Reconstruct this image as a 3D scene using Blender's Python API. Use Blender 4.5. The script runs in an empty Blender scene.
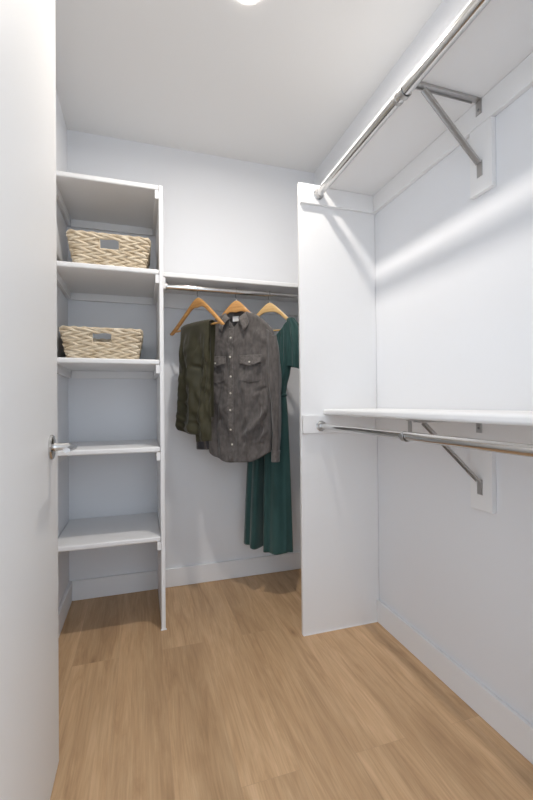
import bpy, bmesh, math, random
from mathutils import Vector, Matrix, noise
R = math.radians
PI = math.pi
random.seed(4)
COL = bpy.context.scene.collection

# ------------------------------------------------------------------ dimensions (metres)
H = 1.12
YB, XR, XL, C = 2.545, 1.157, -0.404, 2.722        # back wall, right wall, left wall, ceiling
YD, XD = 1.799, 0.734                              # divider panel front face / free edge
YT = 2.063                                         # shelf tower front
XP = -0.254                                        # door face

# ------------------------------------------------------------------ materials
def newmat(name):
    m = bpy.data.materials.new(name); m.use_nodes = True
    nt = m.node_tree; b = nt.nodes['Principled BSDF']
    return m, nt, b
def N(nt, t, **kw):
    n = nt.nodes.new(t)
    for k, v in kw.items(): setattr(n, k, v)
    return n
def L(nt, a, b): nt.links.new(a, b)
def ramp(nt, pts):
    r = N(nt, 'ShaderNodeValToRGB'); e = r.color_ramp.elements
    while len(e) < len(pts): e.new(0.5)
    for i, (p, c) in enumerate(pts):
        e[i].position = p; e[i].color = (*c, 1)
    return r
def paint(name, col, rough=0.6, bump=0.04, scale=260, spec=0.5):
    m, nt, b = newmat(name)
    b.inputs['Base Color'].default_value = (*col, 1); b.inputs['Roughness'].default_value = rough
    b.inputs['Specular IOR Level'].default_value = spec
    tc = N(nt, 'ShaderNodeTexCoord'); n = N(nt, 'ShaderNodeTexNoise'); n.inputs['Scale'].default_value = scale
    L(nt, tc.outputs['Object'], n.inputs['Vector'])
    bp = N(nt, 'ShaderNodeBump'); bp.inputs['Strength'].default_value = bump; bp.inputs['Distance'].default_value = 0.002
    L(nt, n.outputs['Fac'], bp.inputs['Height']); L(nt, bp.outputs['Normal'], b.inputs['Normal'])
    return m
M = {}
M['wall'] = paint('wall_paint', (0.80, 0.808, 0.83), 0.65, 0.05)
M['ceiling'] = paint('ceiling_paint', (0.80, 0.795, 0.79), 0.9, 0.06)
M['trim'] = paint('trim_paint', (0.84, 0.84, 0.85), 0.4, 0.02)
M['door'] = paint('door_paint', (0.74, 0.73, 0.72), 0.42, 0.015, 90)
M['panel'] = paint('shelf_paint', (0.83, 0.825, 0.825), 0.42, 0.015)
M['tag'] = paint('label_fabric', (0.75, 0.74, 0.73), 0.8, 0.05)
M['button'] = paint('pearl_button', (0.72, 0.68, 0.60), 0.25, 0.0)

def metal(name, col, rough, brushed=0.0):
    m, nt, b = newmat(name)
    b.inputs['Base Color'].default_value = (*col, 1); b.inputs['Metallic'].default_value = 1
    b.inputs['Roughness'].default_value = rough
    tc = N(nt, 'ShaderNodeTexCoord'); mp = N(nt, 'ShaderNodeMapping'); mp.inputs['Scale'].default_value = (300, 4, 300)
    n = N(nt, 'ShaderNodeTexNoise'); n.inputs['Scale'].default_value = 1.0
    L(nt, tc.outputs['Object'], mp.inputs['Vector']); L(nt, mp.outputs['Vector'], n.inputs['Vector'])
    mr = N(nt, 'ShaderNodeMapRange'); mr.inputs['To Min'].default_value = rough; mr.inputs['To Max'].default_value = rough + 0.08 + brushed
    L(nt, n.outputs['Fac'], mr.inputs['Value']); L(nt, mr.outputs['Result'], b.inputs['Roughness'])
    return m
M['chrome'] = metal('polished_chrome', (0.64, 0.63, 0.615), 0.10)
M['steel'] = metal('zinc_steel', (0.52, 0.51, 0.50), 0.24, 0.1)
M['darksteel'] = metal('dark_screw_steel', (0.30, 0.30, 0.30), 0.3)  # screws in a darker steel than sockets and brackets

def floor_mat():
    m, nt, b = newmat('oak_plank_floor')
    tc = N(nt, 'ShaderNodeTexCoord'); mp = N(nt, 'ShaderNodeMapping')
    mp.inputs['Rotation'].default_value = (0, 0, R(90)); mp.inputs['Location'].default_value = (0.40, 0.105, 0)
    L(nt, tc.outputs['Object'], mp.inputs['Vector'])
    br = N(nt, 'ShaderNodeTexBrick'); br.offset = 0.5; br.offset_frequency = 2; br.squash = 1
    for k, v in (('Scale', 1), ('Mortar Size', 0.0007), ('Mortar Smooth', 0.3), ('Bias', 0), ('Brick Width', 1.5), ('Row Height', 0.1875)):
        br.inputs[k].default_value = v
    br.inputs['Color1'].default_value = (0, 0, 0, 1); br.inputs['Color2'].default_value = (1, 1, 1, 1); br.inputs['Mortar'].default_value = (0.5, 0.5, 0.5, 1)
    L(nt, mp.outputs['Vector'], br.inputs['Vector'])
    # grain coordinates, shifted per plank
    off = N(nt, 'ShaderNodeVectorMath', operation='SCALE'); off.inputs['Scale'].default_value = 7.3
    L(nt, br.outputs['Color'], off.inputs[0])
    ad = N(nt, 'ShaderNodeVectorMath', operation='ADD'); L(nt, mp.outputs['Vector'], ad.inputs[0]); L(nt, off.outputs['Vector'], ad.inputs[1])
    g1m = N(nt, 'ShaderNodeMapping'); g1m.inputs['Scale'].default_value = (2.4, 20, 1); L(nt, ad.outputs['Vector'], g1m.inputs['Vector'])
    g1 = N(nt, 'ShaderNodeTexNoise'); g1.inputs['Scale'].default_value = 1.0; g1.inputs['Detail'].default_value = 7; g1.inputs['Roughness'].default_value = 0.62; g1.inputs['Distortion'].default_value = 1.3
    L(nt, g1m.outputs['Vector'], g1.inputs['Vector'])
    g2m = N(nt, 'ShaderNodeMapping'); g2m.inputs['Scale'].default_value = (7, 190, 1); L(nt, ad.outputs['Vector'], g2m.inputs['Vector'])
    g2 = N(nt, 'ShaderNodeTexNoise'); g2.inputs['Scale'].default_value = 1.0; g2.inputs['Detail'].default_value = 3
    L(nt, g2m.outputs['Vector'], g2.inputs['Vector'])
    g3m = N(nt, 'ShaderNodeMapping'); g3m.inputs['Scale'].default_value = (0.9, 5.5, 1); L(nt, ad.outputs['Vector'], g3m.inputs['Vector'])
    g3 = N(nt, 'ShaderNodeTexNoise'); g3.inputs['Scale'].default_value = 1.0; g3.inputs['Detail'].default_value = 2; L(nt, g3m.outputs['Vector'], g3.inputs['Vector'])
    r1 = ramp(nt, [(0.20, (0.40, 0.245, 0.130)), (0.44, (0.535, 0.345, 0.192)), (0.62, (0.605, 0.405, 0.236)), (0.84, (0.68, 0.48, 0.30))])
    L(nt, g1.outputs['Fac'], r1.inputs['Fac'])
    r2 = ramp(nt, [(0.32, (0.82, 0.80, 0.77)), (0.62, (1.05, 1.05, 1.05))]); L(nt, g2.outputs['Fac'], r2.inputs['Fac'])
    mx = N(nt, 'ShaderNodeMix', data_type='RGBA', blend_type='MULTIPLY'); mx.inputs['Factor'].default_value = 0.6
    L(nt, r1.outputs['Color'], mx.inputs['A']); L(nt, r2.outputs['Color'], mx.inputs['B'])
    r3 = ramp(nt, [(0.35, (0.86, 0.84, 0.80)), (0.65, (1.10, 1.09, 1.07))]); L(nt, g3.outputs['Fac'], r3.inputs['Fac'])
    mx2 = N(nt, 'ShaderNodeMix', data_type='RGBA', blend_type='MULTIPLY'); mx2.inputs['Factor'].default_value = 0.9
    L(nt, mx.outputs['Result'], mx2.inputs['A']); L(nt, r3.outputs['Color'], mx2.inputs['B'])
    # per-plank tone
    r4 = ramp(nt, [(0.0, (0.93, 0.92, 0.91)), (1.0, (1.04, 1.04, 1.05))]); L(nt, br.outputs['Color'], r4.inputs['Fac'])
    mx3 = N(nt, 'ShaderNodeMix', data_type='RGBA', blend_type='MULTIPLY'); mx3.inputs['Factor'].default_value = 1
    L(nt, mx2.outputs['Result'], mx3.inputs['A']); L(nt, r4.outputs['Color'], mx3.inputs['B'])
    # sparse knots
    km = N(nt, 'ShaderNodeMapping'); km.inputs['Scale'].default_value = (2.0, 5.5, 1); L(nt, ad.outputs['Vector'], km.inputs['Vector'])
    kv = N(nt, 'ShaderNodeTexVoronoi'); kv.inputs['Scale'].default_value = 1.0; L(nt, km.outputs['Vector'], kv.inputs['Vector'])
    kr = ramp(nt, [(0.0, (0.45, 0.40, 0.36)), (0.045, (0.80, 0.77, 0.74)), (0.11, (1, 1, 1))]); L(nt, kv.outputs['Distance'], kr.inputs['Fac'])
    mxk = N(nt, 'ShaderNodeMix', data_type='RGBA', blend_type='MULTIPLY'); mxk.inputs['Factor'].default_value = 0.8
    L(nt, mx3.outputs['Result'], mxk.inputs['A']); L(nt, kr.outputs['Color'], mxk.inputs['B'])
    # seams
    mx4 = N(nt, 'ShaderNodeMix', data_type='RGBA', blend_type='MIX'); L(nt, br.outputs['Fac'], mx4.inputs['Factor'])
    L(nt, mxk.outputs['Result'], mx4.inputs['A']); mx4.inputs['B'].default_value = (0.47, 0.305, 0.175, 1)
    L(nt, mx4.outputs['Result'], b.inputs['Base Color'])
    b.inputs['Roughness'].default_value = 0.50
    bp = N(nt, 'ShaderNodeBump'); bp.inputs['Strength'].default_value = 0.12; bp.inputs['Distance'].default_value = 0.001
    L(nt, g2.outputs['Fac'], bp.inputs['Height']); L(nt, bp.outputs['Normal'], b.inputs['Normal'])
    return m
M['floor'] = floor_mat()

def fabric(name, c1, c2, scale=14, rough=0.85, sheen=0.3, weave=900, stretch=(1, 1, 1), streak=None, bump=0.25):
    m, nt, b = newmat(name)
    tc = N(nt, 'ShaderNodeTexCoord'); mp = N(nt, 'ShaderNodeMapping'); mp.inputs['Scale'].default_value = stretch
    L(nt, tc.outputs['Object'], mp.inputs['Vector'])
    n = N(nt, 'ShaderNodeTexNoise'); n.inputs['Scale'].default_value = scale; n.inputs['Detail'].default_value = 6; n.inputs['Roughness'].default_value = 0.65
    L(nt, mp.outputs['Vector'], n.inputs['Vector'])
    r = ramp(nt, [(0.36, c1), (0.66, c2)]); L(nt, n.outputs['Fac'], r.inputs['Fac'])
    L(nt, r.outputs['Color'], b.inputs['Base Color'])
    b.inputs['Roughness'].default_value = rough; b.inputs['Sheen Weight'].default_value = sheen; b.inputs['Sheen Roughness'].default_value = 0.5
    b.inputs['Specular IOR Level'].default_value = 0.25
    w = N(nt, 'ShaderNodeTexNoise'); w.inputs['Scale'].default_value = weave; w.inputs['Detail'].default_value = 2
    L(nt, tc.outputs['Object'], w.inputs['Vector'])
    bp = N(nt, 'ShaderNodeBump'); bp.inputs['Strength'].default_value = bump; bp.inputs['Distance'].default_value = 0.001
    L(nt, w.outputs['Fac'], bp.inputs['Height']); L(nt, bp.outputs['Normal'], b.inputs['Normal'])
    return m
M['denim'] = fabric('washed_grey_denim', (0.082, 0.073, 0.069), (0.138, 0.123, 0.116), 55, stretch=(1, 1, 0.35))
M['denim_seam'] = fabric('grey_denim_seam', (0.098, 0.087, 0.081), (0.170, 0.152, 0.142), 70)
M['denim_dark'] = fabric('charcoal_cuff', (0.045, 0.043, 0.05), (0.075, 0.07, 0.08), 30)
M['olive'] = fabric('olive_satin_cotton', (0.034, 0.031, 0.015), (0.060, 0.054, 0.028), 5, rough=0.5, sheen=0.15, stretch=(1, 1, 0.5), bump=0.12)
M['teal'] = fabric('teal_green_crepe', (0.017, 0.056, 0.052), (0.030, 0.084, 0.080), 8, rough=0.62, sheen=0.25, stretch=(1, 1, 0.3), bump=0.15)

def wood(name, c1, c2):
    m, nt, b = newmat(name)
    tc = N(nt, 'ShaderNodeTexCoord'); mp = N(nt, 'ShaderNodeMapping'); mp.inputs['Scale'].default_value = (10, 120, 90)
    L(nt, tc.outputs['Object'], mp.inputs['Vector'])
    n = N(nt, 'ShaderNodeTexNoise'); n.inputs['Scale'].default_value = 1; n.inputs['Detail'].default_value = 4
    L(nt, mp.outputs['Vector'], n.inputs['Vector'])
    r = ramp(nt, [(0.3, c1), (0.7, c2)]); L(nt, n.outputs['Fac'], r.inputs['Fac']); L(nt, r.outputs['Color'], b.inputs['Base Color'])
    b.inputs['Roughness'].default_value = 0.32
    return m
M['hanger'] = wood('varnished_hanger_wood', (0.50, 0.23, 0.065), (0.68, 0.37, 0.13))
M['hanger_pale'] = wood('pale_hanger_wood', (0.60, 0.36, 0.13), (0.76, 0.52, 0.24))

def straw():
    m, nt, b = newmat('natural_seagrass')
    tc = N(nt, 'ShaderNodeTexCoord'); mp = N(nt, 'ShaderNodeMapping'); mp.inputs['Scale'].default_value = (22, 22, 60)
    L(nt, tc.outputs['Object'], mp.inputs['Vector'])
    n = N(nt, 'ShaderNodeTexNoise'); n.inputs['Scale'].default_value = 1; n.inputs['Detail'].default_value = 5
    L(nt, mp.outputs['Vector'], n.inputs['Vector'])
    r = ramp(nt, [(0.28, (0.48, 0.37, 0.23)), (0.5, (0.68, 0.57, 0.42)), (0.72, (0.80, 0.71, 0.56))]); L(nt, n.outputs['Fac'], r.inputs['Fac'])
    L(nt, r.outputs['Color'], b.inputs['Base Color']); b.inputs['Roughness'].default_value = 0.7
    return m
M['straw'] = straw()
def glow(name, col, s):
    m, nt, b = newmat(name)
    b.inputs['Base Color'].default_value = (0.9, 0.9, 0.9, 1)
    b.inputs['Emission Color'].default_value = (*col, 1); b.inputs['Emission Strength'].default_value = s
    return m
LAMP = 780
M['lamp'] = glow('lit_diffuser', (1.0, 0.945, 0.875), LAMP)

# ------------------------------------------------------------------ helpers
def box(bm, x0, x1, y0, y1, z0, z1, mat=None):
    vs = [bm.verts.new((x, y, z)) for z in (z0, z1) for y in (y0, y1) for x in (x0, x1)]
    if mat is not None:
        for v in vs: v.co = mat @ v.co
    for f in ((0, 2, 3, 1), (4, 5, 7, 6), (0, 1, 5, 4), (2, 6, 7, 3), (0, 4, 6, 2), (1, 3, 7, 5)):
        bm.faces.new([vs[i] for i in f])
    return vs
def tube(bm, pts, r, seg=12, cap=True, closed=False, flat=1.0, ref=Vector((0, 0, 1))):
    """pts list of Vector, r float or list"""
    n = len(pts); rs = r if isinstance(r, (list, tuple)) else [r] * n
    rings = []
    prev = None
    for i, p in enumerate(pts):
        a = pts[(i - 1) % n] if (closed or i > 0) else pts[i]
        b = pts[(i + 1) % n] if (closed or i < n - 1) else pts[i]
        t = (b - a).normalized()
        if prev is None:
            up = ref if abs(t.dot(ref)) < 0.95 else Vector((1, 0, 0))
            prev = (up - t * up.dot(t)).normalized()
        else:
            prev = (prev - t * prev.dot(t)).normalized()
        s = t.cross(prev)
        rings.append([bm.verts.new(p + (prev * math.cos(2 * PI * k / seg) * flat + s * math.sin(2 * PI * k / seg)) * rs[i]) for k in range(seg)])
    m = n if closed else n - 1
    for i in range(m):
        A, B = rings[i], rings[(i + 1) % n]
        for k in range(seg):
            bm.faces.new([A[k], A[(k + 1) % seg], B[(k + 1) % seg], B[k]])
    if cap and not closed:
        bm.faces.new(rings[0][::-1]); bm.faces.new(rings[-1])
    return rings
def V(*a): return Vector(a)
def fillet(pts, r=0.01, n=5):
    out = [pts[0]]
    for i in range(1, len(pts) - 1):
        p = pts[i]; a = (pts[i - 1] - p); b = (pts[i + 1] - p)
        ra = min(r, a.length * .45); rb = min(r, b.length * .45)
        A = p + a.normalized() * ra; B = p + b.normalized() * rb
        for k in range(n + 1):
            t = k / n
            out.append(A.lerp(p, t).lerp(p.lerp(B, t), t))
    out.append(pts[-1]); return out
def obj(name, bm, mat, parent=None, smooth=True, bevel=0, bseg=3, solid=0, off=0, world=False):
    """bm in world coordinates; parent is an Empty at its own place"""
    bmesh.ops.recalc_face_normals(bm, faces=bm.faces) if not solid else None
    me = bpy.data.meshes.new(name); bm.to_mesh(me); bm.free()
    me.materials.append(mat)
    if smooth:
        me.polygons.foreach_set('use_smooth', [True] * len(me.polygons))
    o = bpy.data.objects.new(name, me); COL.objects.link(o)
    if smooth and not solid:
        try: me.set_sharp_from_angle(angle=R(38))
        except Exception: pass
    if solid:
        md = o.modifiers.new('solid', 'SOLIDIFY'); md.thickness = solid; md.offset = off
    if bevel:
        md = o.modifiers.new('bevel', 'BEVEL'); md.width = bevel; md.segments = bseg; md.limit_method = 'ANGLE'; md.angle_limit = R(50)
        md.harden_normals = True
    if parent is not None: o.parent = parent
    return o
def tag(o, label, cat, group=None, kind=None):
    o['label'] = label; o['category'] = cat
    if group: o['group'] = group
    if kind: o['kind'] = kind
    return o
def recentre(o):
    """move the origin of a top-level mesh to its base centre"""
    me = o.data; xs = [v.co for v in me.vertices]
    c = V((min(p.x for p in xs) + max(p.x for p in xs)) / 2, (min(p.y for p in xs) + max(p.y for p in xs)) / 2, min(p.z for p in xs))
    me.transform(Matrix.Translation(-c)); o.location = c
    return o
def thing(name, loc, label, cat, group=None, rz=0):
    o = bpy.data.objects.new(name, None); COL.objects.link(o)
    o.empty_display_size = 0.05
    o.location = loc; o.rotation_euler = (0, 0, rz)
    return tag(o, label, cat, group)
class Local:
    """parts of a thing are written in the thing's horizontal frame but with absolute height"""
    def __init__(s, root): s.root = root
    def add(s, name, bm, mat, parent=None, **kw):
        p = parent or s.root
        loc = s.root.location
        bmesh.ops.translate(bm, verts=bm.verts, vec=(0, 0, -loc.z))
        return obj(name, bm, mat, p, **kw)
def addw(root, name, bm, mat, parent=None, **kw):
    """parts written in world coordinates under an unrotated Empty"""
    bmesh.ops.translate(bm, verts=bm.verts, vec=-root.location)
    return obj(name, bm, mat, parent or root, **kw)
def B(*a):
    bm = bmesh.new(); box(bm, *a); return bm
def structure(name, bm, mat, label, cat, **kw):
    o = obj(name, bm, mat, None, smooth=False, **kw)
    return tag(o, label, cat, kind='structure')

# ------------------------------------------------------------------ room shell
structure('floor', B(XL - .12, XR + .12, -1.5, YB + .12, -0.05, 0.0), M['floor'], 'light oak wood plank floor running to the back wall', 'floor')
structure('ceiling', B(XL - .12, XR + .12, -1.5, YB + .12, C, C + .1), M['ceiling'], 'flat matt white ceiling with a round lamp', 'ceiling')
structure('wall_back', B(XL - .12, XR + .12, YB, YB + .12, 0, C), M['wall'], 'white back wall behind the hanging clothes', 'wall')
structure('wall_left', B(XL - .12, XL, 0.33, YB, 0, C), M['wall'], 'white left wall beside the shelf tower, mostly behind the door', 'wall')
structure('wall_right', B(XR, XR + .12, 0.33, YB, 0, C), M['wall'], 'white right wall carrying the two long shelves', 'wall')
bm = bmesh.new()
box(bm, XL, XP - .045, .33, .45, 0, C); box(bm, .63, XR, .33, .45, 0, C); box(bm, XP - .045, .63, .33, .45, 2.46, C)
structure('wall_front', bm, M['wall'], 'white wall around the closet doorway', 'wall')
bh, bt = .112, .016
structure('baseboard_right', B(XR - bt, XR, .45, YD, 0, bh), M['trim'], 'white baseboard along the right wall below the long shelf', 'baseboard', bevel=.003)
structure('baseboard_back', B(.107, XR, YB - bt, YB, 0, bh), M['trim'], 'white baseboard under the hanging clothes', 'baseboard', bevel=.003)
structure('trim_1', B(XR - bt, XR, YD + .018, YB - bt, 0, bh), M['trim'], 'white baseboard behind the divider panel', 'baseboard', bevel=.003)
structure('trim_2', B(XL + bt, .087, YB - bt, YB, 0, bh), M['trim'], 'white baseboard at the back of the shelf tower', 'baseboard', bevel=.003)
structure('baseboard_left', B(XL, XL + bt, .45, YB, 0, bh), M['trim'], 'white baseboard along the left wall', 'baseboard', bevel=.003)

# door, opened flat along the left
d1 = structure('door_1', B(XP - .04, XP, .475, 1.402, .008, 2.44), M['door'], 'smooth white slab door standing open on the left', 'door', bevel=.0025)
hy, hz = 1.300, .999
bm = bmesh.new()
prof = [(0, .0), (0, .0355), (.004, .0365), (.008, .034), (.0105, .026), (.012, .014)]
rings = []
for x, r in prof[1:]:
    rings.append([bm.verts.new((XP + x, hy + r * math.cos(2 * PI * k / 40), hz + r * math.sin(2 * PI * k / 40))) for k in range(40)])
for A, Bq in zip(rings, rings[1:]):
    for k in range(40): bm.faces.new([A[k], A[(k + 1) % 40], Bq[(k + 1) % 40], Bq[k]])
bm.faces.new(rings[-1]); bm.faces.new(rings[0][::-1])
handle = obj('door_handle', bm, M['chrome'], d1)
handle['label'] = 'chrome lever handle'
bm = bmesh.new()
tube(bm, [V(XP + .010, hy, hz), V(XP + .030, hy, hz), V(XP + .050, hy, hz)], [.0125, .0105, .0115], 24)
obj('neck', bm, M['chrome'], handle)
bm = bmesh.new()
path = fillet([V(XP + .040, hy, hz), V(XP + .062, hy, hz), V(XP + .062, hy - .125, hz + .002)], .018, 8)
tube(bm, path, [.0115] * (len(path) - 2) + [.0115, .009], 20, flat=.72)
obj('lever', bm, M['chrome'], handle)

# ------------------------------------------------------------------ ceiling lamp
LX, LY = .400, 1.470
t = thing('ceiling_light', (LX, LY, C - .03), 'small round lit ceiling lamp at the top edge of the view', 'ceiling light')
def lathe(bm, prof, seg=48, c=V(0, 0, 0)):
    rings = []
    for r, z in prof:
        if r < 1e-5: rings.append([bm.verts.new(c + V(0, 0, z))])
        else: rings.append([bm.verts.new(c + V(r * math.cos(2 * PI * k / seg), r * math.sin(2 * PI * k / seg), z)) for k in range(seg)])
    for A, Bq in zip(rings, rings[1:]):
        for k in range(seg):
            a, b_ = A[k % len(A)], A[(k + 1) % len(A)]; c_, d_ = Bq[(k + 1) % len(Bq)], Bq[k % len(Bq)]
            f = [a]
            for q in (b_, c_, d_):
                if q not in f: f.append(q)
            if len(f) > 2: bm.faces.new(f)
bm = bmesh.new(); lathe(bm, [(.046, C - .003), (.060, C - .001), (.066, C - .004), (.066, C - .008), (.062, C - .011), (.046, C - .009), (.046, C - .003)], c=V(LX, LY, 0))
addw(t, 'trim_ring', bm, M['trim'])
bm = bmesh.new(); lathe(bm, [(.0460, C - .002), (.0460, C - .006), (.035, C - .0065), (0, C - .0065)], c=V(LX, LY, 0))
addw(t, 'diffuser', bm, M['lamp'])

# ------------------------------------------------------------------ shelf tower (left)
t = thing('shelf_tower', (-.147, 2.30, 0), 'tall white built-in shelf tower with five shelves beside the open door', 'shelving')
addw(t, 'side_panel', B(.087, .107, YT, YB - .001, 0, 2.2195), M['panel'], bevel=.0025)
tops = [2.221, 1.797, 1.345, .909, .464]
for z in tops:
    addw(t, 'shelf', B(XL + .001, .0865, YT + .001, YB - .001, z - .026, z), M['panel'], bevel=.008, bseg=4)
    zb = z - .0265
    addw(t, 'cleat', B(XL + .001, XL + .019, YT + .03, YB - .02, zb - .042, zb), M['panel'], bevel=.001)
    addw(t, 'cleat', B(.069, .0868, YT + .004, YB - .02, zb - .042, zb), M['panel'], bevel=.001)
    if z > 1.2:
        addw(t, 'cleat', B(XL + .02, .068, YB - .019, YB - .001, zb - .042, zb), M['panel'], bevel=.001)
bm = bmesh.new(); box(bm, .083, .111, YT - .003, YT + .004, 0, .005)
addw(t, 'caulk_line', bm, M['trim'])

# ------------------------------------------------------------------ middle shelf and rod (back wall)
MZ0, MZ1, MY = 1.806, 1.831, 2.205
t = thing('wall_shelf', (.62, YB, MZ0 - .09), 'white shelf on the back wall above the hanging clothes', 'shelf', 'long white closet shelves')
addw(t, 'shelf_board', B(.1075, XR - .001, MY, YB - .001, MZ0, MZ1), M['panel'], bevel=.006, bseg=4)
addw(t, 'back_cleat', B(.127, XR - .002, YB - .019, YB - .001, MZ0 - .09, MZ0 - .0005), M['panel'], bevel=.001)
addw(t, 'side_cleat', B(.1075, .1255, MY + .005, YB - .002, MZ0 - .062, MZ0 - .0005), M['panel'], bevel=.001)
ROD_Y, ROD_Z, ROD_R = 2.252, 1.767, .0160
t = thing('closet_rod', (.62, ROD_Y, ROD_Z - .02), 'chrome rod under the back shelf carrying three wooden hangers', 'closet rod')
bm = bmesh.new(); tube(bm, [V(.135, ROD_Y, ROD_Z), V(.70, ROD_Y, ROD_Z)], ROD_R, 28); addw(t, 'outer_tube', bm, M['chrome'])
bm = bmesh.new(); tube(bm, [V(.699, ROD_Y, ROD_Z), V(XR - .004, ROD_Y, ROD_Z)], ROD_R - .0025, 28); addw(t, 'inner_tube', bm, M['chrome'])
for x0, x1 in ((.126, .137), (XR - .012, XR - .001)):
    bm = bmesh.new(); tube(bm, [V(x0, ROD_Y, ROD_Z), V(x1, ROD_Y, ROD_Z)], .021, 24); addw(t, 'end_socket', bm, M['steel'])

# ------------------------------------------------------------------ divider panel (right)
t = thing('divider_panel', ((XD + XR) / 2, YD + .009, 0), 'tall white divider panel standing between the clothes and the right-hand shelves', 'panel')
addw(t, 'panel', B(XD, XR - .001, YD, YD + .018, 0, 2.196), M['panel'], bevel=.002)
addw(t, 'caulk_line', B(XD + .002, XR - .016, YD - .004, YD + .001, 0, .004), M['trim'])
SX = .849
UZ = 2.178; LZ = 1.062; TH = .028
def screw(bm, x, y, z, ax):
    d = V(*ax); c = V(x, y, z)
    tube(bm, [c, c + d * .002], .0045, 12); tube(bm, [c + d * .002, c + d * .0035], [.0045, .002], 12)
for zb, word, low in ((UZ, 'upper', 0), (LZ, 'lower', 1)):
    bY = 1.106 if not low else 1.124
    t = thing('wall_shelf', ((SX + XR) / 2, 1.12, zb - .092),
              '%s long white shelf on the right wall, %s' % (word, 'at waist height above the lower rod' if low else 'high up under the ceiling'), 'shelf', 'long white closet shelves')
    addw(t, 'shelf_board', B(SX, XR - .001, .452, YD - .0005, zb, zb + TH), M['panel'], bevel=.011, bseg=5)
    addw(t, 'side_cleat', B(XD + .004, XR - .021, YD - .018, YD - .0005, zb - .088, zb - (.0005 if not low else .0005)), M['panel'], bevel=.0012)
    addw(t, 'wall_cleat', B(XR - .020, XR - .001, .452, YD - .0005, zb - .088, zb - .0005), M['panel'], bevel=.0012)
    addw(t, 'bracket_plate', B(XR - .020, XR - .001, bY - .047, bY + .047, zb - .325, zb - .089), M['panel'], bevel=.0012)
    # rod
    rx, rz = .830, zb - .040 if not low else zb - .053
    j = 1.143 if not low else 1.134
    ra, rb = (.0182, .0170) if not low else (.0148, .0128)
    q = thing('closet_rod', (rx, 1.12, rz - .02), '%s chrome telescoping rod in front of the %s' % (word, 'upper right shelf near the ceiling' if not low else 'lower right shelf at waist height'), 'closet rod')
    bm = bmesh.new(); tube(bm, [V(rx, .47, rz), V(rx, j, rz)], ra, 32); addw(q, 'outer_tube', bm, M['chrome'])
    bm = bmesh.new(); tube(bm, [V(rx, j - .001, rz), V(rx, YD - .021, rz)], rb, 32); addw(q, 'inner_tube', bm, M['chrome'])
    bm = bmesh.new(); tube(bm, [V(rx, j - .006, rz), V(rx, j + .004, rz)], ra + .0014, 32); addw(q, 'collar', bm, M['steel'])
    for y0, y1 in ((YD - .0185, YD - .026), (.4515, .472)):
        bm = bmesh.new(); d = 1 if y1 > y0 else -1
        tube(bm, [V(rx, y0, rz), V(rx, y0 + d * .004, rz), V(rx, y0 + d * .006, rz), V(rx, y0 + d * .024, rz)], [.0250, .0250, .021, .0185], 28)
        s_ = addw(q, 'end_socket', bm, M['steel'])
        for a in (40, 160, 280):
            bm = bmesh.new()
            screw(bm, rx + .0218 * math.cos(R(a)), y0 + d * .004, rz + .0218 * math.sin(R(a)), (0, d, 0))
            addw(q, 'screw', bm, M['darksteel'], parent=s_)
    # bracket
    by = bY + .002
    k = thing('shelf_bracket', (XR - .02, by, zb - .28), 'steel diagonal bracket under the %s right shelf, %s' % (word, 'near the ceiling' if not low else 'partly behind the lower rod'), 'bracket')
    X0 = XR - .0205
    bm = bmesh.new()
    w = .0125
    # arm: inverted U channel
    box(bm, .842, X0, by - w, by + w, zb - .0035, zb - .0008)
    box(bm, .870, X0 - .02, by - w, by - w + .0025, zb - .010, zb - .0035)
    box(bm, .870, X0 - .02, by + w - .0025, by + w, zb - .010, zb - .0035)
    arm = addw(k, 'arm', bm, M['steel'], bevel=.0008)
    bm = bmesh.new()
    box(bm, X0 - .003, X0, by - w, by + w, zb - .052, zb - .004)
    f = addw(k, 'wall_flange', bm, M['steel'], bevel=.0008)
    bm = bmesh.new(); screw(bm, X0 - .003, by, zb - .036, (-1, 0, 0)); addw(k, 'screw', bm, M['darksteel'], parent=f)
    # diagonal strut with its foot
    bm = bmesh.new()
    a, b_ = V(.905, by, zb - .012), V(X0 - .004, by, zb - .222)
    dv = b_ - a; ln = dv.length; ang = math.atan2(dv.z, dv.x)
    mt = Matrix.Translation(a) @ Matrix.Rotation(-ang, 4, 'Y')
    box(bm, 0, ln, -.0105, .0105, -.0015, .0015, mt)
    box(bm, 0, ln, -.0105, -.0080, -.007, .0, mt); box(bm, 0, ln, .0080, .0105, -.007, .0, mt)
    st = addw(k, 'diagonal_strut', bm, M['steel'], bevel=.0006)
    bm = bmesh.new(); box(bm, X0 - .003, X0, by - .0115, by + .0115, zb - .270, zb - .216)
    f = addw(k, 'wall_foot', bm, M['steel'], bevel=.0008, parent=st)
    # rod hook: strap curling under the rod
    bm = bmesh.new()
    pts = [V(.880, by, zb - .004), V(rx + ra + .003, by, zb - .004)] + [V(rx + (ra + .003) * math.cos(R(an)), by, rz + (ra + .003) * math.sin(R(an))) for an in range(0, -205, -15)]
    for s0, s1 in zip(pts, pts[1:]):
        dd = (s1 - s0); an = math.atan2(dd.z, dd.x)
        box(bm, -.0005, dd.length + .0005, -.009, .009, -.001, .001, Matrix.Translation(s0) @ Matrix.Rotation(-an, 4, 'Y'))
    addw(k, 'rod_hook', bm, M['steel'])

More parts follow.
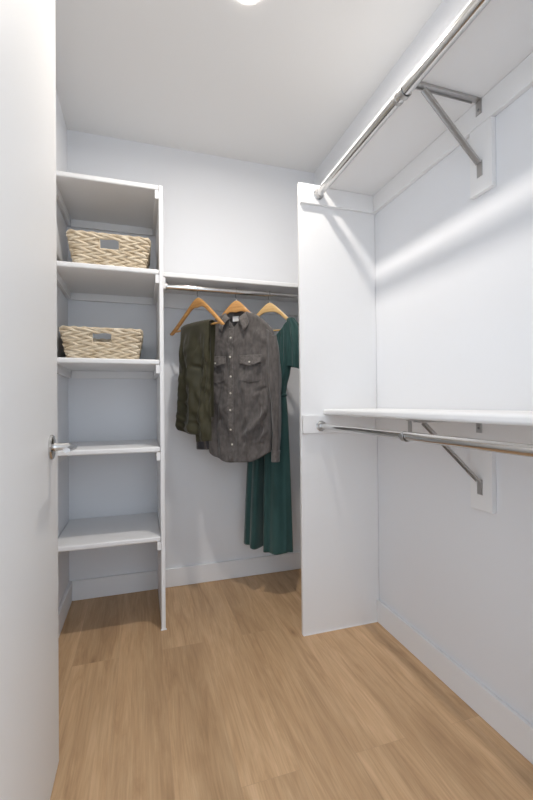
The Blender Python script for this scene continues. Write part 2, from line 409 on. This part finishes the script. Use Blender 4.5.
# ------------------------------------------------------------------ hangers
def hanger(hx, hy_, rz, label, mat, half=.222, drop=.172, bow=.018, neck_h=.020):
    zt = 1.719
    root = thing('clothes_hanger', (hx, hy_, 1.53), label, 'hanger', 'wooden hangers on the back rod', rz=-rz)
    lo = Local(root)
    # outline of wooden body: top curve and bottom curve, extruded along local y
    top, bot = [], []
    n = 26
    for i in range(n + 1):
        x = half * i / n; u = i / n
        yt = zt - .004 - .165 * u - .012 * math.sin(PI * u) + .016 * math.exp(-(x / .018) ** 2) - .012
        yt = zt - .002 - (drop + .018) * (math.sqrt(u * u + .018) - .134) * 1.10
        th = .036 + neck_h * math.exp(-(x / .035) ** 2) - .013 * u
        if u > .9: th *= math.sqrt(max(0.03, 1 - ((u - .9) / .1) ** 2 * .85))
        top.append((x, yt)); bot.append((x, yt - th))
    top = [(-x, z) for x, z in top[:0:-1]] + top; bot = [(-x, z) for x, z in bot[:0:-1]] + bot
    bm = bmesh.new()
    def bowd(x): return bow * (x / half) ** 2      # shoulders curve forward a little
    hw = .0065
    strips = []
    for (x, za), (_, zb_) in zip(top, bot):
        y = -bowd(x); zc = (za + zb_) / 2; hh = (za - zb_) / 2
        ring = []
        for kk in range(12):
            a = 2 * PI * kk / 12
            cx = math.copysign(abs(math.cos(a)) ** .6, math.cos(a)); cz = math.copysign(abs(math.sin(a)) ** .6, math.sin(a))
            ring.append(bm.verts.new((x, y + hw * cx * (1 + .35 * abs(x) / half), zc + hh * cz)))
        strips.append(ring)
    for A, Bq in zip(strips, strips[1:]):
        for kk in range(12): bm.faces.new([A[kk], A[(kk + 1) % 12], Bq[(kk + 1) % 12], Bq[kk]])
    bm.faces.new(strips[0]); bm.faces.new(strips[-1])
    lo.add('hanger_body', bm, mat)
    bm = bmesh.new()
    zbar = bot[2][1] + .010
    zbar = 1.549
    tube(bm, [V(-half + .022, -.6 * bow, zbar), V(0, -.4 * bow, zbar), V(half - .022, -.6 * bow, zbar)], .0052, 14)
    lo.add('trouser_bar', bm, mat)
    bm = bmesh.new()
    rc = ROD_R + .0035
    # hook is perpendicular to the rod: curls in the world YZ plane; undo the hanger's turn
    inv = Matrix.Rotation(rz, 3, 'Z')
    pts = [V(0, 0, zt - .006), V(0, 0, ROD_Z - .042), V(0, rc + .001, ROD_Z - .022)]
    for a in range(0, 215, 12):
        pts.append(V(0, rc * math.cos(R(a)), ROD_Z + rc * math.sin(R(a))))
    pts = [inv @ p for p in pts]
    tube(bm, fillet(pts, .008, 4), .0019, 8)
    lo.add('hook', bm, M['chrome'])
    return root
H1, H2, H3 = (.303, ROD_Y), (.524, ROD_Y), (.726, ROD_Y)
A1, A2, A3 = R(60), R(35), R(38)
hanger(*H1, A1, 'wooden hanger on the left with the olive trousers folded over its bar', M['hanger'], half=.236, drop=.165)
hanger(*H2, A2, 'wooden hanger in the middle, its neck showing inside the grey shirt collar', M['hanger'], half=.195, drop=.185, bow=0, neck_h=.034)
hanger(*H3, A3, 'pale wooden hanger on the right holding the green dress', M['hanger_pale'], half=.185, drop=.155, bow=.006)

# ------------------------------------------------------------------ cloth helpers
def sm(a, b, x):
    t = max(0, min(1, (x - a) / (b - a))); return t * t * (3 - 2 * t)
def lerp(a, b, t): return a + (b - a) * t
def interp(tab, z):
    tab = sorted(tab)
    if z <= tab[0][0]: return tab[0][1]
    for (a, va), (b, vb) in zip(tab, tab[1:]):
        if z <= b: return lerp(va, vb, sm(a, b, z) * .5 + .5 * (z - a) / (b - a))
    return tab[-1][1]
def nz(x, y, z): return noise.noise(Vector((x, y, z)))
def gridmesh(bm, nu, nv, f, wrap=False):
    vs = [[bm.verts.new(f(i / (nu if wrap else nu - 1), j / (nv - 1))) for i in range(nu)] for j in range(nv)]
    for j in range(nv - 1):
        for i in range(nu if wrap else nu - 1):
            a, b_, c, d = vs[j][i], vs[j][(i + 1) % nu], vs[j + 1][(i + 1) % nu], vs[j + 1][i]
            try: bm.faces.new([a, b_, c, d])
            except ValueError: pass
    return vs
def crease(s, z, s0, z0, s1, z1, w, amp):
    """a soft ridge (amp>0) along a segment"""
    dx, dz = s1 - s0, z1 - z0; l2 = dx * dx + dz * dz
    t = ((s - s0) * dx + (z - z0) * dz) / l2
    tt = max(0, min(1, t)); d = math.hypot(s - s0 - tt * dx, z - z0 - tt * dz)
    return amp * math.exp(-(d / w) ** 2) * (1 - .6 * abs(2 * tt - 1) ** 3)

# ------------------------------------------------------------------ grey shirt
root = thing('shirt', (*H2, .79), 'grey washed denim button shirt with two chest pockets on the middle hanger', 'shirt', rz=-A2)
S = Local(root)
def s_half(z, right):
    return interp([(.79, .200 if right else .172), (.90, .205 if right else .178), (1.1, .205 if right else .185), (1.30, .205 if right else .190), (1.40, .212), (1.47, .228), (1.55, .222), (1.65, .20)], z)
def zt_sh(s):      # shoulder line
    a = abs(s)
    return interp([(0, 1.652), (.075, 1.650), (.12, 1.630), (.167, 1.600), (.20, 1.566), (.225, 1.535), (.24, 1.51)], a)
def zt_front(s):
    a = abs(s)
    if a < .078: return lerp(1.552, 1.643, (a / .078) ** .9)
    return zt_sh(s)
def hem(x): return .790 + .062 * abs(x) ** 2.4 + .004 * math.sin(x * 9)
SC = [(.150, 1.10, .165, .86, .011, -.011), (.178, 1.08, .150, .99, .010, .009), (.172, .97, .140, .90, .010, .009), (-.09, 1.20, -.12, .90, .013, -.009), (.06, 1.20, .09, .95, .013, .006), (-.02, 1.40, .10, 1.12, .02, .007), (.19, 1.30, .06, 1.00, .016, .008), (.17, 1.05, .02, .90, .018, .009), (-.16, 1.28, -.05, 1.02, .016, .007),
      (.205, 1.22, .12, 1.18, .012, -.008), (.21, 1.12, .13, 1.00, .014, .009), (.10, .98, .06, .83, .014, .007), (.15, .95, .12, .84, .012, -.007), (-.10, 1.0, -.08, .84, .015, .007),
      (.20, 1.45, .10, 1.54, .018, .006), (.21, 1.42, .13, 1.30, .014, .007), (-.19, 1.42, -.1, 1.52, .018, .006), (.195, .98, .15, .92, .010, .008), (.19, 1.06, .16, 1.02, .010, -.009)]
def n_front(s, z):
    x = max(-1, min(1, s / s_half(z, s > 0)))
    T = interp([(.79, .050), (1.0, .046), (1.3, .050), (1.45, .040), (1.55, .030), (1.65, .022)], z)
    n = T * max(0, 1 - x ** 4) ** .5
    k = sm(1.64, 1.45, z) * (1 - x ** 6)
    n += k * .0075 * math.sin(s * 62 + 2.2 * nz(s * 3, z * 2.2, 1) * 3 + 1) * (.35 + .65 * sm(1.3, .85, z))
    n += k * .022 * nz(s * 11, z * 5, 5) + k * .010 * nz(s * 28, z * 14, 9) + k * .004 * nz(s * 70, z * 45, 2)
    for c in SC: n += crease(s, z, *c) * k * 1.9
    return n
def shirt_front(s, z, off=0): return V(s, -(n_front(s, z) + off), z)
bm = bmesh.new()
NV = 150
def body(u, v):
    # u wraps: 0..0.5 front left to right, 0.5..1 back right to left
    if u <= .5: x = -1 + 4 * u; front = True
    else: x = 1 - 4 * (u - .5); front = False
    x = math.copysign(abs(math.sin(x * PI / 2)), x)
    sg = x * .21
    z1 = (zt_front if front else zt_sh)(x * .235); z0 = hem(x)
    z = lerp(z0, z1, v)
    s = x * s_half(z, x > 0)
    cl = 1
    if abs(x * .235) > .080 and v > .965: cl = math.sqrt(max(0, 1 - ((v - .965) / .035) ** 2))
    elif abs(x * .235) > .07 and v > .965: cl = lerp(1, math.sqrt(max(0, 1 - ((v - .965) / .035) ** 2)), (abs(x * .235) - .07) / .01)
    z += .007 * sm(.07, .11, abs(s)) * v ** 6
    if front: return V(s, -n_front(s, z) * cl, z)
    T = interp([(.79, .036), (1.3, .040), (1.5, .034), (1.65, .032)], z)
    return V(s, cl * T * max(0, 1 - x ** 4) ** .5 + .004 * nz(s * 9, z * 4, 22) * (1 - x ** 4), z)
gridmesh(bm, 200, NV, body, wrap=True)
S.add('shirt_body', bm, M['denim'], solid=.0016)
# yoke seams and side
def patch(bm, f, nu, nv, off):
    gridmesh(bm, nu, nv, lambda u, v: shirt_front(*f(u, v), off))
bm = bmesh.new()
patch(bm, lambda u, v: (-.032 + .030 * u + .014 * (1 - v) * 0, lerp(.797, 1.552, v)), 8, 160, .0042)
pk = S.add('placket', bm, M['denim_seam'], solid=.002)
for z in (1.495, 1.385, 1.275, 1.180, 1.085, .975, .89):
    bm = bmesh.new()
    c = shirt_front(-.017, z, .0055)
    tube(bm, [c, c + V(0, -.0022, 0), c + V(0, -.003, 0)], [.0058, .0058, .004], 16)
    S.add('button', bm, M['button'], parent=pk)
for s0, s1 in ((.038, .163), (-.165, -.050)):
    sc = (s0 + s1) / 2
    bm = bmesh.new()
    def pf(u, v, s0=s0, s1=s1, sc=sc):
        s = lerp(s0 + .004, s1 - .004, u)
        zb_ = 1.250 - .016 * (1 - abs(2 * u - 1))
        return (s, lerp(zb_, 1.380, v))
    patch(bm, pf, 26, 26, .0035)
    po = S.add('chest_pocket', bm, M['denim'], solid=.0022)
    bm = bmesh.new()
    def ff(u, v, s0=s0, s1=s1):
        s = lerp(s0 - .002, s1 + .002, u)
        w = 1 - abs(2 * u - 1)
        return (s, lerp(1.348 - .020 * w ** 1.3, 1.392, v))
    gridmesh(bm, 30, 12, lambda u, v: shirt_front(*ff(u, v), .0060 + .013 * (1 - v) ** 1.5))
    fl = S.add('pocket_flap', bm, M['denim_seam'], solid=.0022, parent=po)
    bm = bmesh.new(); c = shirt_front(sc, 1.352, .0165); tube(bm, [c, c + V(0, -.0022, 0), c + V(0, -.003, 0)], [.0052, .0052, .0035], 16)
    S.add('button', bm, M['button'], parent=po)
# collar
bm = bmesh.new()
def collar(u, v):
    # u: 0 left front end .. .5 back .. 1 right front end ; v: 0 top (fold) .. 1 outer edge
    a = lerp(-PI * .86, PI * .86, u)          # angle from the back
    back = .5 + .5 * math.cos(a)
    front = 1 - back
    cx = math.sin(a) * lerp(.060, .066, v); cy = math.cos(a) * .040
    z = lerp(1.590, 1.678, back ** .55)
    sg = 1 if a > 0 else -1
    spread = .028 * sm(.55, 1.0, front)
    out = .024 * v
    x = cx * (1 + .30 * v) + sg * spread * v * 1.1
    y = cy * (1 + .45 * v) - (.012 * front * v)
    drop = lerp(.052, .078, sm(.6, 1, front)) * v
    drop += .0
    y -= 0.010 * math.sin(PI * v) * front
    return V(x, y, z - drop + .010 * math.sin(PI * v) )
gridmesh(bm, 60, 12, collar)
co = S.add('collar', bm, M['denim_seam'], solid=.003)
bm = bmesh.new()      # collar stand inside
gridmesh(bm, 50, 8, lambda u, v: V(math.sin(lerp(-PI * .84, PI * .84, u)) * .058, math.cos(lerp(-PI * .84, PI * .84, u)) * .038, lerp(1.545, 1.585, v) + (.5 + .5 * math.cos(lerp(-PI * .84, PI * .84, u))) ** .6 * .085))
S.add('collar_stand', bm, M['denim'], solid=.002, parent=co)
bm = bmesh.new(); box(bm, -.030, .008, .0305, .0315, 1.600, 1.630, Matrix.Translation(V(0, -.013, 0)))
S.add('neck_label', bm, M['tag'])
# sleeves
def sleeve(sg, zend, tab, depth, name='sleeve'):
    bm = bmesh.new()
    def f(u, v):
        z = lerp(1.515, zend, v)
        c = interp([(a, b) for a, b, _ in tab], z); r = interp([(a, r_) for a, _, r_ in tab], z)
        a = 2 * PI * u
        rr = 1 + .10 * nz(math.cos(a) * 1.5, math.sin(a) * 1.5 + sg, z * 7) * 2 + .11 * math.sin(a * 5 + z * 4)
        d = interp([(.8, .028), (1.2, .040), (1.45, .036), (1.515, .022)], z)
        return V(sg * (c + r * math.cos(a) * rr), -depth - d * math.sin(a) * rr, z + .020 * math.cos(a) * (1 if v < .02 else 0) * -1)
    gridmesh(bm, 40, 120, f, wrap=True)
    sl = S.add(name, bm, M['denim'], solid=.0016)
    bm = bmesh.new()
    def g(u, v):
        z = lerp(zend + .062, zend - .002, v)
        c = interp([(a, b) for a, b, _ in tab], z); r = interp([(a, r_) for a, _, r_ in tab], z) + .0025
        a = 2 * PI * u
        return V(sg * (c + r * math.cos(a)), -depth - .030 * math.sin(a), z)
    gridmesh(bm, 36, 8, g, wrap=True)
    cf = S.add('cuff', bm, M['denim_seam'] if sg > 0 else M['denim_dark'], solid=.002, parent=sl)
sleeve(1, .800, [(.80, .232, .019), (.95, .240, .020), (1.10, .239, .024), (1.22, .228, .036), (1.40, .224, .037), (1.515, .215, .026)], .016)
sleeve(-1, .855, [(.855, .220, .042), (1.0, .225, .038), (1.22, .225, .036), (1.40, .225, .037), (1.515, .220, .026)], -.012)

# ------------------------------------------------------------------ olive trousers
root = thing('trousers', (*H1, .915), 'olive green satin cotton trousers folded over the left hanger bar', 'trousers', rz=-A1)
S = Local(root)
def pants_leg(name, left, right, zf, zbk, nf, thick, ph, bulge):
    bm = bmesh.new()
    zbar = 1.549
    def mid(x, v):
        # path over the bar: v 0 = front bottom ... .5 = over bar ... 1 = back bottom
        Lf = zbar - zf(x); Lb = zbar - zbk; arc = PI * nf
        tot = Lf + Lb + arc; d = v * tot
        if d < Lf: z = zf(x) + d; n = nf * (1 - .0); side = 1; nx, nzv = 1, 0
        elif d < Lf + arc:
            a = (d - Lf) / arc * PI; n = nf * math.cos(a); z = zbar + nf * math.sin(a); nx, nzv = math.cos(a), math.sin(a); side = 0
        else: z = zbar - (d - Lf - arc); n = -nf; side = -1; nx, nzv = -1, 0
        return n, z, nx, nzv, side, d, Lf
    def f(u, v):
        a = 2 * PI * u
        x = math.cos(a); y = math.sin(a)
        x = math.copysign(abs(x) ** .75, x)
        endr = .03
        n, z, nx, nv_, side, d, Lf = mid(x, v)
        Lx, Rx = interp(left, z), interp(right, z)
        s = lerp(Lx, Rx, (x + 1) / 2)
        endk = math.sqrt(min(1, max(0.0, d) / .030)) if d < .030 else 1
        e = max(0, (v - .985) / .015); 
        th = thick * (.45 + .55 * sm(0, .15, Lf - d if side == 1 else .0)) if side >= 0 else thick * .6
        th = th * (.02 + .98 * endk) * (1 - .95 * e)
        fold = 0
        if y > 0 or True:
            q = sm(0, .12, Lf - d) if side == 1 else 0
            fold = q * (.015 * math.sin(s * 46 + ph + 5 * nz(s * 2, z * 1.6, ph)) * (1 - abs(x) ** 4) + .022 * nz(s * 9, z * 4.5, ph + 3) + .011 * nz(s * 26, z * 14, ph + 8) + .007 * nz(s * 50, z * 24, ph))
            for c in bulge: fold += crease(s, z, *c) * q
        k = th * y
        kk = max(k + fold * (1 if y > 0 else .2), -thick) * (1 - abs(x) ** 10)
        nn = n + nx * kk; zz = z + nv_ * kk
        return V(s, -nn - .012, zz)
    rows = gridmesh(bm, 96, 170, f, wrap=True)
    bm.faces.new(rows[0][::-1]); bm.faces.new(rows[-1])
    bmesh.ops.recalc_face_normals(bm, faces=bm.faces)
    return S.add(name, bm, M['olive'])
BG = [(-.05, 1.50, -.10, 1.10, .022, .012), (.06, 1.42, -.03, 1.20, .016, .012), (.09, 1.36, .03, 1.16, .014, -.014), (.03, 1.24, .07, 1.12, .014, .012),
      (-.13, 1.16, -.02, 1.06, .014, -.010), (-.14, 1.06, -.01, .99, .013, .012), (-.09, 1.12, -.02, 1.14, .010, .008), (.0, 1.02, .08, 1.00, .012, -.011), (-.12, 1.0, .04, .96, .011, .008), (.10, 1.30, .02, 1.33, .012, -.012)]
pants_leg('trouser_leg', [(.9, -.105), (.955, -.148), (1.0, -.158), (1.262, -.138), (1.55, -.115)], [(.9, .080), (1.0, .092), (1.15, .094), (1.3, .122), (1.54, .140)],
          lambda x: .955 + .02 * max(0, -x) ** 2 - .006 * x, 1.02, .022, .017, 0.6, BG)
pants_leg('trouser_leg', [(.9, .004), (1.2, -.05), (1.5, -.10)], [(.9, .137), (1.2, .136), (1.5, .138)], lambda x: .918 + .006 * x, 1.05, .0085, .009, 3.1, BG[:3])

# ------------------------------------------------------------------ green dress
root = thing('dress', (*H3, .24), 'long dark teal green dress with gathered neckline and tied waist on the right hanger', 'dress', rz=-A3)
S = Local(root)
def bhw(z): return interp([(1.165, .094), (1.22, .102), (1.30, .122), (1.38, .136), (1.50, .136), (1.60, .130)], z)
def neck(s):
    a = abs(s); return interp([(0, 1.508), (.05, 1.516), (.08, 1.548), (.110, 1.588), (.14, 1.605)], a)
bm = bmesh.new()
def bod(u, v):
    a = 2 * PI * u; x = math.cos(a); y = math.sin(a)
    z = lerp(1.165, neck(x * .135) - (.0 if y > 0 else 0), v)
    w = bhw(z)
    T = interp([(1.165, .045), (1.3, .060), (1.45, .045), (1.52, .034), (1.6, .024)], z)
    g = sm(1.30, 1.50, z); g2 = sm(1.28, 1.18, z)
    fr = .0085 * math.sin(x * 44 + 2 * nz(x * 2, z * 4, 3)) * (g + g2 * .8) + .006 * math.sin(x * 19 + 3 * nz(x * 3, z * 4, 7)) + .010 * nz(x * 3, z * 8, 2)
    return V(x * w, -(T * y + fr * (1 if y > 0 else -1) * abs(y) ** .5), z)
gridmesh(bm, 220, 70, bod, wrap=True)
S.add('bodice', bm, M['teal'], solid=.0014)
# ruffled neckline binding
bm = bmesh.new()
pts = []
for i in range(90):
    a = 2 * PI * i / 90; x = math.cos(a); y = math.sin(a)
    z = neck(x * .135); T = interp([(1.5, .030), (1.6, .016)], z)
    pts.append(V(x * bhw(z), -(T * y), z))
tube(bm, pts, .0042, 8, closed=True)
S.add('neckline_binding', bm, M['teal'])
# skirt
bm = bmesh.new()
def skirt(u, v):
    a = 2 * PI * u; x = math.cos(a); y = math.sin(a)
    ztop = 1.165; zbot = .270 + .006 * math.sin(a * 3 + .5) - .012 * x
    z = lerp(ztop, zbot, v)
    k = v ** .8
    cx = lerp(0, -.024, v ** .5); w = lerp(.094, .150, v ** .5); T = lerp(.045, .070, k)
    amp = lerp(.05, .30, k)
    fo = math.sin(a * 7 + .9 + .5 * nz(a, z * 1.5, 3)) * .55 + math.sin(a * 12 + 2.0 + 1.0 * nz(a * .7, z * 2, 8)) * .32
    # deep inward pleat left of centre on the front
    pl = -1.9 * math.exp(-((x + .22) / .075) ** 2) * (1 if y > 0 else 0) * sm(.12, .55, v)
    rr = 1 + amp * fo + .05 * nz(math.cos(a) * 3, math.sin(a) * 3, z * 4)
    yy = T * y * (rr + pl * .8) if y > 0 else T * y * rr
    return V(cx + w * x * (1 + .10 * amp * fo) + .010 * k * math.cos(a * 7 + .9) * abs(y), -yy, z)
gridmesh(bm, 260, 110, skirt, wrap=True)
S.add('skirt', bm, M['teal'], solid=.0016)
bm = bmesh.new()
pts = [V(.0965 * math.cos(2 * PI * i / 60), -.048 * math.sin(2 * PI * i / 60), 1.168 + .003 * math.sin(i * .9)) for i in range(60)]
tube(bm, pts, .0065, 10, closed=True, flat=1.4)
wb = S.add('waist_tie', bm, M['teal'])
# flutter sleeves
for sg in (1, -1):
    bm = bmesh.new()
    def fs(u, v, sg=sg):
        a = 2 * PI * u
        z = lerp(1.614, 1.318, v)
        cx = interp([(1.318, .182), (1.45, .176), (1.55, .154), (1.614, .130)], z)
        rx = interp([(1.318, .062), (1.45, .054), (1.55, .040), (1.614, .022)], z); ry = interp([(1.318, .050), (1.5, .036), (1.614, .019)], z)
        fo = 1 + (.09 + .14 * v) * math.sin(a * 7 + sg) + .08 * nz(math.cos(a) * 2, math.sin(a) * 2, z * 8)
        dz = .018 * math.cos(a) * v
        return V(sg * (cx + rx * math.cos(a) * fo), -ry * math.sin(a) * fo, z - dz)
    gridmesh(bm, 110, 50, fs, wrap=True)
    S.add('sleeve', bm, M['teal'], solid=.0014)

# ------------------------------------------------------------------ woven baskets
def basket(loc, label, seed):
    root = thing('storage_basket', loc, label, 'basket', 'woven baskets on the shelf tower')
    rnd = random.Random(seed)
    HT, TW, TD, BW, BD = .156, .372, .360, .314, .300
    def per(w, d, t, r=.022):
        """point on a rounded rectangle by arclength fraction; returns pos and normal; front centre is t=0"""
        seg = [(w - 2 * r), PI / 2 * r, (d - 2 * r), PI / 2 * r] * 2
        tot = sum(seg); s = (t % 1) * tot + seg[0] / 2
        s %= tot
        cx, cy = w / 2 - r, d / 2 - r
        i = 0
        while s > seg[i]: s -= seg[i]; i += 1
        if i == 0: return V(-cx + s, -d / 2, 0), V(0, -1, 0)
        if i == 1: a = -PI / 2 + s / r; return V(cx + r * math.cos(a), -cy + r * math.sin(a), 0), V(math.cos(a), math.sin(a), 0)
        if i == 2: return V(w / 2, -cy + s, 0), V(1, 0, 0)
        if i == 3: a = s / r; return V(cx + r * math.cos(a), cy + r * math.sin(a), 0), V(math.cos(a), math.sin(a), 0)
        if i == 4: return V(cx - s, d / 2, 0), V(0, 1, 0)
        if i == 5: a = PI / 2 + s / r; return V(-cx + r * math.cos(a), cy + r * math.sin(a), 0), V(math.cos(a), math.sin(a), 0)
        if i == 6: return V(-w / 2, cy - s, 0), V(-1, 0, 0)
        a = PI + s / r; return V(-cx + r * math.cos(a), -cy + r * math.sin(a), 0), V(math.cos(a), math.sin(a), 0)
    rows = 9
    NP = 300
    holeW, hz0, hz1 = .092, .084, .139
    def wd(z): u = z / HT; return lerp(BW, TW, u), lerp(BD, TD, u)
    bm = bmesh.new()
    for j in range(rows):
        z = .011 + (HT - .026) * j / (rows - 1)
        w, d = wd(z)
        sgn = 1 if j % 2 else -1
        pitch = 10
        ph0 = rnd.random() * .6
        for ply in (0, 1):
            run = []
            runs = []
            for i in range(NP + 1):
                tt = i / NP
                p, nrm = per(w, d, tt)
                inhole = (hz0 - .004 < z < hz1 + .002) and abs(p.x) < holeW / 2 + .002
                ph = 2 * PI * pitch * tt * sgn + ply * PI + ph0 + .5 * nz(tt * 20, j, seed)
                q = p + nrm * (.0065 * math.cos(ph)) + V(0, 0, z + .0072 * math.sin(ph) + .0016 * nz(tt * 30, j * 2.3, seed + 4))
                if inhole:
                    if len(run) > 3: runs.append(run)
                    run = []
                else: run.append(q)
            if len(run) > 3: runs.append(run)
            for r_ in runs:
                n_ = len(r_)
                tube(bm, r_, [.0072 + .0012 * nz(k * .2, j, ply + seed) for k in range(n_)], 6, flat=1.0)
    # vertical stakes
    for i in range(44):
        p0, n0 = per(BW, BD, i / 44); p1, n1 = per(TW, TD, i / 44)
        if abs(p1.x) < holeW / 2 + .003: p1 = p0.lerp(p1, .55); zt = hz0
        else: zt = HT - .008
        tube(bm, [V(p0.x, p0.y, .004), V(p1.x, p1.y, zt)], .0030, 6)
    wv = obj('woven_side', bm, M['straw'], root)
    bm = bmesh.new()      # base mat: lattice of strands
    for k in range(15):
        y = lerp(-BD / 2 + .01, BD / 2 - .01, k / 14)
        tube(bm, [V(-BW / 2 + .004 + (BW - .008) * i / 24, y, .0085 + .003 * math.sin(i * PI + k * PI)) for i in range(25)], .0075, 6, flat=.7)
    obj('base_mat', bm, M['straw'], root)
    bm = bmesh.new()
    pts = [per(TW + .004, TD + .004, i / 160)[0] + V(0, 0, HT - .005 + .0012 * math.sin(i * 1.3)) for i in range(160)]
    tube(bm, pts, .0058, 8, closed=True)
    for kf in range(2):
        tube(bm, [p + V(0, 0, 0) + per(1, 1, 0)[1] * 0 + V(.0046 * math.cos(i * .55 + kf * PI) * (1 if abs(p.x) > TW / 2 - .01 else 0), .0046 * math.cos(i * .55 + kf * PI) * (1 if abs(p.y) > TD / 2 - .01 else 0), .0046 * math.sin(i * .55 + kf * PI)) for i, p in enumerate(pts)], .0038, 6, closed=True)
    obj('rim', bm, M['straw'], root)
    for sg in (-1, 1):
        bm = bmesh.new()
        def P(x, z):
            w, d = wd(z); return V(x, sg * (d / 2 + .001), z)
        loop = [P(-holeW / 2, hz0), P(holeW / 2, hz0), P(holeW / 2, hz1), P(-holeW / 2, hz1)]
        pts = []
        for a, b_ in zip(loop, loop[1:] + loop[:1]):
            for i in range(10): pts.append(a.lerp(b_, i / 10))
        tube(bm, pts, .0042, 8, closed=True)
        obj('handle_opening', bm, M['straw'], root)
    return root
basket((-.146, 2.266, tops[1] + .0012), 'woven seagrass basket with cut-out handle, on the upper shelf of the tower', 3)
basket((-.1865, 2.312, tops[2] + .0012), 'woven seagrass basket with cut-out handle, on the middle shelf of the tower', 11)

# ------------------------------------------------------------------ camera
yaw, pit, rol, fpx = R(17.3052), R(.5089), R(-.5402), 400.328
F = V(math.sin(yaw) * math.cos(pit), math.cos(yaw) * math.cos(pit), math.sin(pit))
R0 = V(math.cos(yaw), -math.sin(yaw), 0); U0 = R0.cross(F)
Rt = R0 * math.cos(rol) + U0 * math.sin(rol); Up = -R0 * math.sin(rol) + U0 * math.cos(rol)
cam = bpy.data.cameras.new('camera'); co_ = bpy.data.objects.new('camera', cam); COL.objects.link(co_)
co_.matrix_world = Matrix(((Rt.x, Up.x, -F.x, 0), (Rt.y, Up.y, -F.y, 0), (Rt.z, Up.z, -F.z, H), (0, 0, 0, 1)))
cam.sensor_fit = 'HORIZONTAL'; cam.sensor_width = 24; cam.lens = fpx / 533 * 24; cam.clip_start = .02
bpy.context.scene.camera = co_

# ------------------------------------------------------------------ world and colour management
w = bpy.data.worlds.new('hallway_daylight'); bpy.context.scene.world = w; w.use_nodes = True
bg = w.node_tree.nodes['Background']; bg.inputs['Color'].default_value = (0.78, 0.88, 1.0, 1); bg.inputs['Strength'].default_value = 2.3
sc = bpy.context.scene
sc.view_settings.view_transform = 'Standard'; sc.view_settings.look = 'None'
sc.view_settings.gamma = 1; sc.view_settings.use_curve_mapping = False
sc.view_settings.exposure = 0.0
